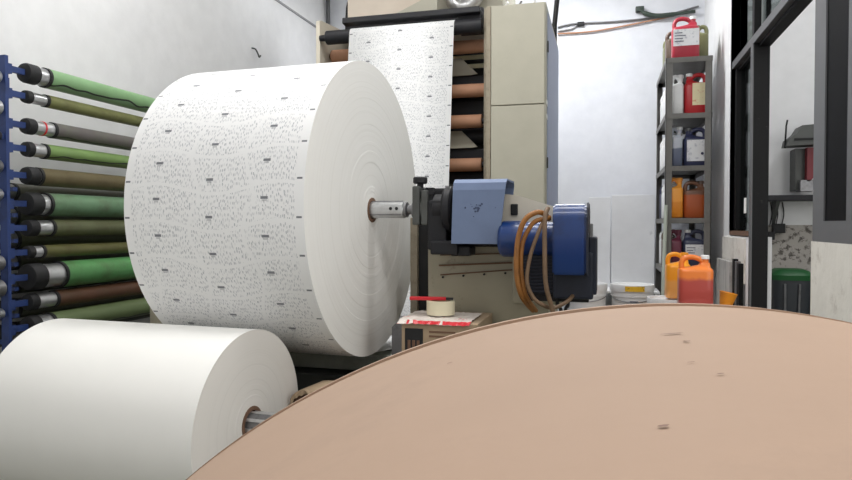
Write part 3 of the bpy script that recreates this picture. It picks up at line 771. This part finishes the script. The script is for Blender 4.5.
# bearing block and clamp
b = bmesh.new(); B(b, -.615, -.545, BY-.05, BY+.08, .86, 1.04, bev=.01); B(b, -.60, -.50, BY-.07, BY+.15, .845, .895, bev=.008); B(b, -.53, -.46, BY-.05, BY+.06, .84, .875, bev=.006)
B(b, -.655, -.50, 2.43, 2.47, .876, 1.09, bev=.01); U('bearing_block', b, 'black')
b = bmesh.new(); B(b, -.52, -.40, 2.34, 2.5, .876, .93, bev=.006); U('bearing_foot', b, 'black')
b = cyl((-.56, BY, BZ), (-.524, BY, BZ), .085, n=40, bev=.008); CYL(b, (-.60, BY, BZ), (-.56, BY, BZ), .055, n=32, bev=.005)
U('flange', b, 'black', True)
b = lathe([(0, 0), (0, .04), (.02, .045), (.03, .045), (.035, .03), (.06, .03), (.06, 0)], ax=(1, 0, 0), org=(-.66, BY, BZ), n=32)
U('chuck', b, 'dark_grey', True)
b = bmesh.new(); B(b, -.672, -.645, BY-.05, BY+.04, .95, 1.09, bev=.006); B(b, -.64, -.615, BY-.045, BY+.03, .95, 1.075, bev=.005)
U('clamp_plate', b, 'dark_grey')
b = cyl((-.652, BY-.01, 1.085), (-.652, BY-.01, 1.10), .012, n=16); CYL(b, (-.652, BY-.01, 1.10), (-.652, BY-.01, 1.125), .026, n=24, bev=.004)
CYL(b, (-.615, BY-.01, 1.06), (-.615, BY-.01, 1.085), .018, n=6)
U('clamp_knob', b, 'black', True)
b = bmesh.new(); B(b, -.768, -.738, 2.58, 2.62, 0, .98, bev=.003); U('rear_post', b, 'beige_edge')
b = bmesh.new(); B(b, -.738, -.66, 2.60, 2.64, 0, 1.07, bev=.003); U('rear_post', b, 'black_matte')
# light blue bent sheet cover, open towards the right
b = bmesh.new()
def ushape(th):
    o_ = [(BY-.09, .885), (BY-.105, 1.07), (BY-.10, 1.095), (BY-.08, 1.108), (BY+.09, 1.108), (BY+.11, 1.09), (BY+.11, .885)]
    i_ = [(BY+.11-th, .885), (BY+.11-th, 1.085), (BY+.09, 1.108-th), (BY-.08, 1.108-th), (BY-.10+th, 1.09), (BY-.105+th, 1.07), (BY-.09+th, .885)]
    return o_+i_
PRISM(b, ushape(.006), -.512, -.335, 'x')
for v in b.verts:
    if v.co.x > -.4: v.co.x += (1.108-v.co.z)*-.12+.012
    else: v.co.x += (v.co.z-1.0)*.05
cv = U('blue_cover', b, 'cover')
rnd = random.Random(9); b = bmesh.new()
for k in range(26):
    x = -.425+rnd.gauss(0, .018); z = 1.01+rnd.gauss(0, .013); r_ = rnd.uniform(.0012, .004)
    y = BY-.0985-(z-1.01)*.081
    CYL(b, (x, y-.003, z), (x, y-.001, z), r_, n=7)
sm = obj('smudge', rel(b, uo), 'ink_smudge', cv)
b = bmesh.new(); B(b, -.50, -.36, BY-.06, BY+.08, .90, 1.06, bev=.01); U('drive_block', b, 'black_matte')
# beige bracket plate to the motor
b = prism([(-.36, .90), (-.36, 1.062), (-.30, 1.055), (-.176, 1.015), (-.176, .93), (-.30, .88)], BY+.02, BY+.03, 'y')
U('bracket_plate', b, 'beige_pale')
b = bmesh.new(); B(b, -.325, -.30, BY+.012, BY+.022, .985, 1.025, bev=.004); U('bracket_slot', b, 'black_matte')
b = bmesh.new(); B(b, -.33, -.14, BY+.095, BY+.12, .66, .89, bev=.008); U('motor_mount', b, 'beige_dirty')
# steel foot arm standing in front of the roll's end, base beams
b = bmesh.new(); PRISM(b, [(-.775, .0), (-.775, .565), (-.755, .585), (-.735, .575), (-.725, .0)], 2.36, 2.42, 'y'); U('foot_arm', b, 'steel_dull')
b = bmesh.new(); B(b, -1.95, -.62, 2.56, 2.66, .345, .415, bev=.006); U('cross_beam', b, 'beam_grey')
b = bmesh.new(); B(b, -1.95, -.62, 2.5, 2.7, .22, .335, bev=.006); U('cross_beam', b, 'dark_grey')
b = bmesh.new(); B(b, -1.95, -.62, 2.50, 2.53, .19, .215, bev=.004); U('green_strip', b, 'green_lid')
for x in (-1.93, -.75):
    b = bmesh.new(); B(b, x, x+.1, 2.45, 2.75, 0, .22, bev=.006); U('leg', b, 'dark_grey')
b = bmesh.new(); B(b, -1.72, -1.58, 2.2, 2.6, 0, .96, bev=.01); B(b, -1.70, -1.6, 2.27, 2.39, .955, 1.05, bev=.01); U('far_side_frame', b, 'beige_dirty')

# ------------------------------------------------------------------ motor with blower
mo = thing('electric_motor', 'royal blue motor with big drum cowl and black box', 'motor', (-.192, BY, .9))
mg = (-.2, BY, .9)
def G(name, bm, m, smooth=False): return obj(name, rel(bm, mg), m, mo, smooth=smooth)
MZ = .902; MY = BY-.06
G('end_bell', lathe([(-.362, 0), (-.362, .045), (-.356, .056), (-.345, .062), (-.29, .062), (-.29, 0)], ax=(1, 0, 0), org=(0, MY, MZ), n=40), 'motor_blue', True)
b = cyl((-.29, MY, MZ), (-.175, MY, MZ), .058, n=36)
G('barrel', b, 'motor_blue', True)
b = bmesh.new()
B(b, -.285, -.165, MY-.02, MY+.12, .715, .86, bev=.01)
for k in range(12):
    z = .725+.0115*k; B(b, -.283, -.17, MY-.03, MY-.018, z, z+.005)
G('finned_body', b, 'motor_dark')
# big drum: front face squared, top rounded
def drum(th, r, z0):
    pts = []
    for i in range(13):
        a = PI*i/12; pts.append((MY+.02-math.cos(a)*r, z0+math.sin(a)*r*.75))
    return pts
cz = .925
outl = [(MY-.115, .79), (MY-.122, .80), (MY-.122, .97), (MY-.112, 1.0), (MY-.085, 1.018), (MY+.09, 1.018), (MY+.12, 1.0), (MY+.13, .97), (MY+.13, .80), (MY+.12, .79)]
b = prism(outl, -.172, -.066, 'x')
bmesh.ops.bevel(b, geom=[e_ for e_ in b.edges if abs(e_.verts[0].co.x-e_.verts[1].co.x) < 1e-6], offset=.006, segments=2, affect='EDGES')
G('drum_cowl', b, 'motor_blue', True)
outl2 = [(y+(.004 if y > MY else -.004), z+(.004 if z > .9 else -.004)) for y, z in outl]
b = prism(outl2, -.066, -.060, 'x')
G('cowl_rim', b, 'motor_dark')
b = bmesh.new(); B(b, -.175, -.045, MY-.05, MY+.14, .705, .86, bev=.008); B(b, -.062, -.034, MY-.04, MY+.14, .72, .91, bev=.006)
G('junction_box', b, 'motor_dark')
b = bmesh.new(); B(b, -.062, -.048, MY+.0, MY+.05, .905, .955, bev=.004); G('terminal', b, 'steel_dull')
b = bmesh.new(); B(b, -.275, -.06, MY+.0, MY+.14, .69, .72, bev=.004); G('foot_plate', b, 'black')

# cables looped over the motor
def cable(label, pts, r, m):
    tag(obj('cable', tube(pts, r, n=12, sub=8), m, smooth=True), label, 'cable', 'cables hanging over the motor')
fy = MY-.14
cable('orange cable, outermost left loop hanging over the motor', [(-.235, MY-.02, .66), (-.262, fy+.02, .72), (-.276, fy, .80), (-.272, fy, .90), (-.25, fy, .965), (-.215, fy+.01, .99), (-.19, fy+.03, .985), (-.18, fy+.08, .97)], .0085, 'cable_orange')
cable('orange-brown cable hanging just inside the outermost loop', [(-.225, MY-.02, .66), (-.248, fy+.025, .72), (-.262, fy+.012, .80), (-.258, fy+.01, .89), (-.225, fy+.01, .955), (-.19, fy+.015, .97), (-.175, fy+.04, .975)], .0075, 'cable_orange')
cable('thin grey-brown cable running down the middle of the loop', [(-.182, fy+.03, .985), (-.205, fy, .93), (-.232, fy, .85), (-.242, fy, .77), (-.222, fy+.01, .715), (-.19, fy+.02, .69), (-.16, fy+.05, .68), (-.12, fy+.06, .70), (-.10, fy+.10, .72)], .0065, 'cable_brown')
cable('brown cable hanging straight down against the blue drum', [(-.178, fy+.02, 1.005), (-.186, fy, .97), (-.186, fy-.003, .86), (-.182, fy, .76), (-.165, fy+.01, .69), (-.15, fy+.02, .63)], .0075, 'cable_brown')
cable('black cable drooping beneath the black motor box', [(-.15, MY, .71), (-.155, MY-.01, .68), (-.14, MY-.01, .65), (-.12, MY+.02, .45), (-.13, MY+.1, .01)], .006, 'black_matte')
cable('short black cable beside it beneath the motor box', [(-.12, MY, .71), (-.12, MY-.01, .68), (-.13, MY-.01, .65), (-.15, MY, .45), (-.16, MY+.1, .01)], .006, 'black_matte')
# ------------------------------------------------------------------ carton with tape, cutter, film
ct = thing('carton', 'brown cardboard carton with black printed panel in front of the stand', 'box', (-.55, 2.24, 0))
co = (-.55, 2.24, 0)
b = bmesh.new(); B(b, -.668, -.405, 2.14, 2.44, .30, .622, bev=.003)
obj('body', rel(b, co), 'carton', ct)
obj('black_panel', rel(bx(-.655, -.592, 2.1375, 2.14, .47, .60), co), 'black_matte', ct)
b = bmesh.new()
for k in range(3): B(b, -.645+.016*k, -.635+.016*k, 2.1355, 2.1378, .50, .56)
obj('panel_mark', rel(b, co), 'core_dark', ct)
obj('printed_line', rel(bx(-.57, -.48, 2.1378, 2.14, .588, .594), co), 'core_dark', ct)
obj('printed_line', rel(bx(-.57, -.50, 2.1378, 2.14, .573, .579), co), 'core_dark', ct)
tag(obj('box_stack', bx(-.672, -.39, 2.13, 2.445, .0, .299, bev=.004), 'carton'), 'lower carton under the one with the black panel', 'box')
b = bmesh.new(); bmesh.ops.create_grid(b, x_segments=24, y_segments=14, size=.5)
rnd = random.Random(4)
for v in b.verts:
    x, y = v.co.x, v.co.y
    v.co = Vector((-.555+x*.25+rnd.uniform(-.003, .003), 2.25+y*.24+rnd.uniform(-.003, .003), .6275+abs(rnd.gauss(0, .0018))))
    if y < -.45: v.co.z -= .012
    if y < -.38 and y > -.45: v.co.z -= .002
bmesh.ops.solidify(b, geom=b.faces[:], thickness=.0008)
for f in b.faces:
    c_ = f.calc_center_median()
    if c_.y < 2.15 and rnd.random() < .65: f.material_index = 1
tag(obj('packing_film', b, ['red_print', 'red']), 'crinkled red and white packing film on the carton top', 'film')
t = thing('tape_roll', 'cream roll of packing tape lying on the carton', 'tape', (-.56, 2.26, .635))
obj('tape', lathe([(0, .036), (0, .05), (.048, .05), (.048, .036), (0, .036)], ax=(0, 0, 1), n=48), 'tape', t, smooth=True)
obj('core', lathe([(0, .034), (0, .036), (.048, .036), (.048, .034), (0, .034)], ax=(0, 0, 1), n=48), 'carton', t, smooth=True)
t = thing('box_cutter', 'red box cutter lying across the tape roll', 'cutter', (-.585, 2.255, .689), (0, 0, math.radians(6)))
obj('handle', bx(-.085, .045, -.01, .01, -.005, .007, bev=.003), 'red', t)
obj('tip', bx(.045, .07, -.007, .007, -.003, .005, bev=.001), 'black', t)

# ------------------------------------------------------------------ printing press behind
pr = thing('printing_press', 'tall beige and black press with cardboard-covered rollers behind the printed roll', 'machine', (-1.2, 4.0, 0))
po = (-1.2, 4.0, 0)
def Q(name, bm, m, smooth=False, par=None): return obj(name, rel(bm, po), m, par or pr, smooth=smooth)
# left side plate with sloping top
Q('side_plate', prism([(3.78, 0), (3.78, 2.205), (3.80, 2.215), (4.14, 2.25), (4.35, 2.25), (4.35, 0)], -1.73, -1.705), 'beige_pale')
Q('side_plate', prism([(3.80, 0), (3.80, 2.20), (4.5, 2.20), (4.5, 0)], -.685, -.66), 'beige_edge')
# dark back panel
b = bmesh.new(); B(b, -1.70, -.69, 4.46, 4.5, 0, 1.0); Q('back_panel', b, 'black')
# rollers
def roller(z, y, r, x0, x1, m, name):
    b = cyl((x0, y, z), (x1, y, z), r, n=36, bev=.003); p = Q(name, b, m, True)
    b = cyl((-1.705, y, z), (-.685, y, z), r*.45, n=16); obj('axle', rel(b, po), 'black', p, smooth=True)
for z in (2.026, 1.762, 1.577, 1.315, 1.12):
    x1 = -.69 if z > 1.7 else -.72
    roller(z, 3.94, .04, -1.69, x1, 'core', 'cardboard_roller')
roller(2.10, 3.785, .042, -1.66, -.69, 'black', 'guide_roller')
for z in (1.50, .95):
    roller(z, 4.06, .05, -1.70, -.69, 'black', 'black_roller')
# beams
b = bmesh.new(); B(b, -1.56, -.70, 3.86, 3.98, 2.16, 2.235, bev=.01); B(b, -1.55, -.705, 3.76, 3.82, 2.17, 2.205, bev=.005, rot=RX(-6)); B(b, -.84, -.70, 3.80, 3.9, 2.08, 2.2, bev=.006); Q('top_beam', b, 'black')
for z0, z1, y in ((1.80, 1.87, 4.02), (1.615, 1.72, 4.03), (1.35, 1.42, 4.02), (1.20, 1.27, 4.02), (1.0, 1.06, 4.02)):
    b = bmesh.new(); B(b, -1.70, -.69, y, y+.07, z0, z1, bev=.005); Q('cross_bar', b, 'black')
b = bmesh.new(); B(b, -1.70, -.69, 4.0, 4.06, 1.18, 1.205, bev=.003); Q('cross_bar', b, 'dark_grey')
# beige guide sheets (triangular ends seen beside the web)
for z0, z1 in ((1.87, 1.975), (1.425, 1.53)):
    b = bmesh.new(); PRISM(b, [(-1.66, z0), (-.80, z0), (-.76, z0+.005), (-.86, z1), (-1.66, z1)], 4.0, 4.01, 'y'); Q('guide_sheet', b, 'dark_grey' if False else 'beige')
# pale slats behind
for z in (1.945, 2.0, 1.525, 1.592):
    b = bmesh.new(); B(b, -1.68, -.69, 4.09, 4.10, z-.012, z+.014); Q('slat', b, 'slat')
b = bmesh.new(); B(b, -1.70, -.69, 4.28, 4.30, 1.0, 2.24); Q('inner_panel', b, 'black_matte')
# upper housing above the rollers
b = bmesh.new(); B(b, -1.66, -.66, 4.35, 5.0, 2.26, 2.95, bev=.01); Q('upper_housing', b, 'beige')
b = bmesh.new(); B(b, -1.62, -.69, 4.04, 4.10, 2.05, 2.28, bev=.004); Q('shield', b, 'beige_pale')
# machine cabinet on the right
cb = thing('machine_cabinet', 'tall beige two-door machine cabinet right of the rollers', 'cabinet', (-.49, 3.7, 0))
cbo = (-.49, 3.7, 0)
b = bmesh.new(); B(b, -.652, -.322, 3.71, 4.70, 0, 2.18, bev=.004); obj('body', rel(b, cbo), 'beige', cb)
b = bmesh.new(); B(b, -.625, -.328, 3.695, 3.71, 1.622, 2.176, bev=.003); d = obj('upper_door', rel(b, cbo), 'beige', cb)
b = bmesh.new(); B(b, -.625, -.328, 3.695, 3.71, .10, 1.616, bev=.003); obj('lower_door', rel(b, cbo), 'beige', cb)
b = bmesh.new(); B(b, -.654, -.628, 3.697, 3.712, 0, 2.178, bev=.002); obj('edge_strip', rel(b, cbo), 'beige_edge', cb)
b = bmesh.new(); B(b, -.322, -.318, 3.80, 4.66, 1.0, 2.15, bev=.001); obj('side_panel', rel(b, cbo), 'blue_grey', cb)
b = bmesh.new(); B(b, -.322, -.318, 3.80, 4.66, .1, .985, bev=.001); obj('side_panel', rel(b, cbo), 'blue_grey', cb)
for z in (1.30, 1.95):
    obj('latch', rel(bx(-.319, -.313, 3.76, 3.785, z-.03, z+.03, bev=.002), cbo), 'black_matte', cb)
b = bmesh.new(); B(b, -.325, -.319, 3.75, 4.5, 1.575, 1.60, rot=RX(-8)); obj('pale_strip', rel(b, cbo), 'plastic_white', cb)
b = bmesh.new(); B(b, -.325, -.319, 3.75, 4.5, 1.50, 1.52, rot=RX(-8)); obj('pale_strip', rel(b, cbo), 'plastic_white', cb)
# beige carton and folded sheet on top, foil duct, papers
b = bmesh.new(); B(b, -1.655, -1.16, 4.11, 4.34, 2.265, 2.7, bev=.006)
b2 = mat('pinkish_board', (208, 196, 182), .8, 0, (180, 160, 140), 4, .2)
tag(obj('carton', b, b2), 'pale pinkish carton standing above the press rollers', 'box')
b = bmesh.new(); PRISM(b, [(-1.36, 2.262), (-1.02, 2.262), (-1.02, 2.45), (-1.10, 2.37), (-1.22, 2.32)], 4.02, 4.05, 'y')
tag(obj('bent_sheet', b, 'beige'), 'bent beige sheet leaning in front of the pinkish carton', 'sheet')
b = bmesh.new(); TUBE(b, [(-1.0, 4.25, 2.75), (-1.0, 4.25, 2.52), (-.96, 4.25, 2.40), (-.89, 4.25, 2.37), (-.82, 4.25, 2.42), (-.78, 4.25, 2.56), (-.77, 4.2, 2.8)], .045, n=20, sub=8)
for i, v in enumerate(b.verts):
    pass
tag(obj('foil_duct', b, 'foil', smooth=True), 'crinkled silver foil duct above the press', 'duct')
for k, (x, rz) in enumerate(((-.60, 10), (-.52, -20), (-.44, 15))):
    b = bmesh.new(); pts = [(x-.05, 3.9, 2.195), (x-.02, 3.88, 2.225), (x+.02, 3.86, 2.215), (x+.05, 3.84, 2.24)]
    TUBE(b, pts, .006, n=8)
    tag(obj('wire_offcut', b, 'plastic_white' if k != 1 else 'steel_dull', smooth=True), ['white', 'grey', 'white'][k]+' wire end lying on the cabinet top, '+['left', 'middle', 'right'][k]+' one', 'wire')
tag(obj('paper_stack', bx(-.61, -.42, 3.95, 4.2, 2.181, 2.215, bev=.003), 'core_dark'), 'dark tray lying on top of the beige cabinet', 'tray')
# black conduit between cabinet and back wall
b = tube([(-.365, 4.9, 0), (-.365, 4.9, 2.4), (-.33, 4.85, 2.7), (-.345, 4.9, 3.69)], .018, n=12, sub=1)
TUBE(b, [(-.38, 4.88, 2.3), (-.34, 4.84, 2.6), (-.36, 4.88, 3.69)], .010, n=8)
tag(obj('black_hose', b, 'black_matte', smooth=True), 'black vertical hose running up behind the beige cabinet', 'hose')
b = tube([(-1.74, 4.5, 3.69), (-1.80, 4.55, 2.7), (-1.86, 4.6, 2.3), (-1.87, 4.62, .02)], .014, n=10)
tag(obj('black_hose', b, 'black_matte', smooth=True), 'black hose hanging left of the pinkish carton', 'hose')
tag(obj('wall_conduit', tube([(-2.61, 5.98, .3), (-2.61, 5.98, 3.65)], .02, n=10, sub=1), 'grey_frame', smooth=True), 'grey conduit running up the far left corner of the room', 'conduit')

# ------------------------------------------------------------------ web of printed paper running up the press
path = []
# from roll's underside back to a low roller, then up the front
path += [(2.40, .4595), (3.50, .335), (3.535, .335), (3.56, .36), (3.572, .40), (3.615, 1.164), (3.7415, 2.10)]
for i in range(1, 8):
    a = PI-PI*.5*i/7; path.append((3.785+.0435*math.cos(a), 2.10+.0435*math.sin(a)))
path.append((3.88, 2.143))
b = bmesh.new(); lay = b.loops.layers.uv.verify(); prev = None; s = .0375
for i, (y, z) in enumerate(path):
    if i: s2 = s+math.hypot(y-path[i-1][0], z-path[i-1][1])
    else: s2 = s
    cur = (b.verts.new((-1.495, y, z)), b.verts.new((-.85, y, z)))
    if prev:
        f = b.faces.new((prev[0], prev[1], cur[1], cur[0]))
        for l, uvv in zip(f.loops, ((0, s), (.645, s), (.645, s2), (0, s2))): l[lay].uv = uvv
    prev = cur; s = s2
o = obj('paper_web', b, 'print', smooth=True, angle=60)
md = o.modifiers.new('thickness', 'SOLIDIFY'); md.thickness = .0006
tag(o, 'printed paper web rising from the huge roll over the press rollers', 'paper web')
b = cyl((-1.705, 3.51, .39), (-.685, 3.51, .39), .052, n=32, bev=.003)
for x in (-1.73, -.685): B(b, x, x+.025, 3.46, 3.79, .34, .44)
Q('lower_guide_roller', b, 'steel_dull', True)
b = bmesh.new(); B(b, -1.70, -.69, 3.2, 3.75, 0, .30, bev=.01); Q('base_bed', b, 'dark_grey')

# ------------------------------------------------------------------ light: ceiling tubes, daylight behind the camera
def area(name, loc, sx, sy, power, col=(1, .98, .95), rot=(0, 0, 0)):
    l = bpy.data.lights.new(name, 'AREA'); l.shape = 'RECTANGLE'; l.size = sx; l.size_y = sy; l.energy = power; l.color = col
    o = bpy.data.objects.new(name, l); C.objects.link(o); o.location = loc; o.rotation_euler = rot
W_ = (1, .99, .975)
area('ceiling_light_front', (.1, .7, 3.3), 1.5, .3, 27, W_)
area('ceiling_light_middle', (-.5, 2.4, 3.3), 1.5, .3, 40, W_)
area('ceiling_light_back', (-.7, 4.9, 3.25), 1.4, .3, 62, (.97, .985, 1))
area('ceiling_light_left', (-2.0, 2.6, 3.3), .3, 1.4, 13, W_)
area('daylight_right', (2.95, .3, 1.9), 2.2, 2.4, 75, (1, .99, .97), (0, math.radians(90), 0))
area('ceiling_light_inner_room', (2.0, 4.0, 3.5), .4, 1.4, 26, (1, 1, 1))
w = bpy.data.worlds.new('world'); scn.world = w; w.use_nodes = True
w.node_tree.nodes['Background'].inputs[0].default_value = (1, .995, .98, 1)
w.node_tree.nodes['Background'].inputs[1].default_value = .7

# ------------------------------------------------------------------ camera
cam = bpy.data.cameras.new('camera'); co_ = bpy.data.objects.new('camera', cam); C.objects.link(co_)
cam.sensor_fit = 'HORIZONTAL'; cam.sensor_width = 36; cam.lens = 36*660/852; cam.clip_start = .01
co_.location = (0, 0, .95); co_.rotation_euler = (PI/2-math.atan(15/660), 0, math.radians(15.2))
scn.camera = co_
scn.view_settings.view_transform = 'Standard'; scn.view_settings.look = 'None'; scn.view_settings.gamma = 1
scn.view_settings.exposure = 0; scn.view_settings.use_curve_mapping = False
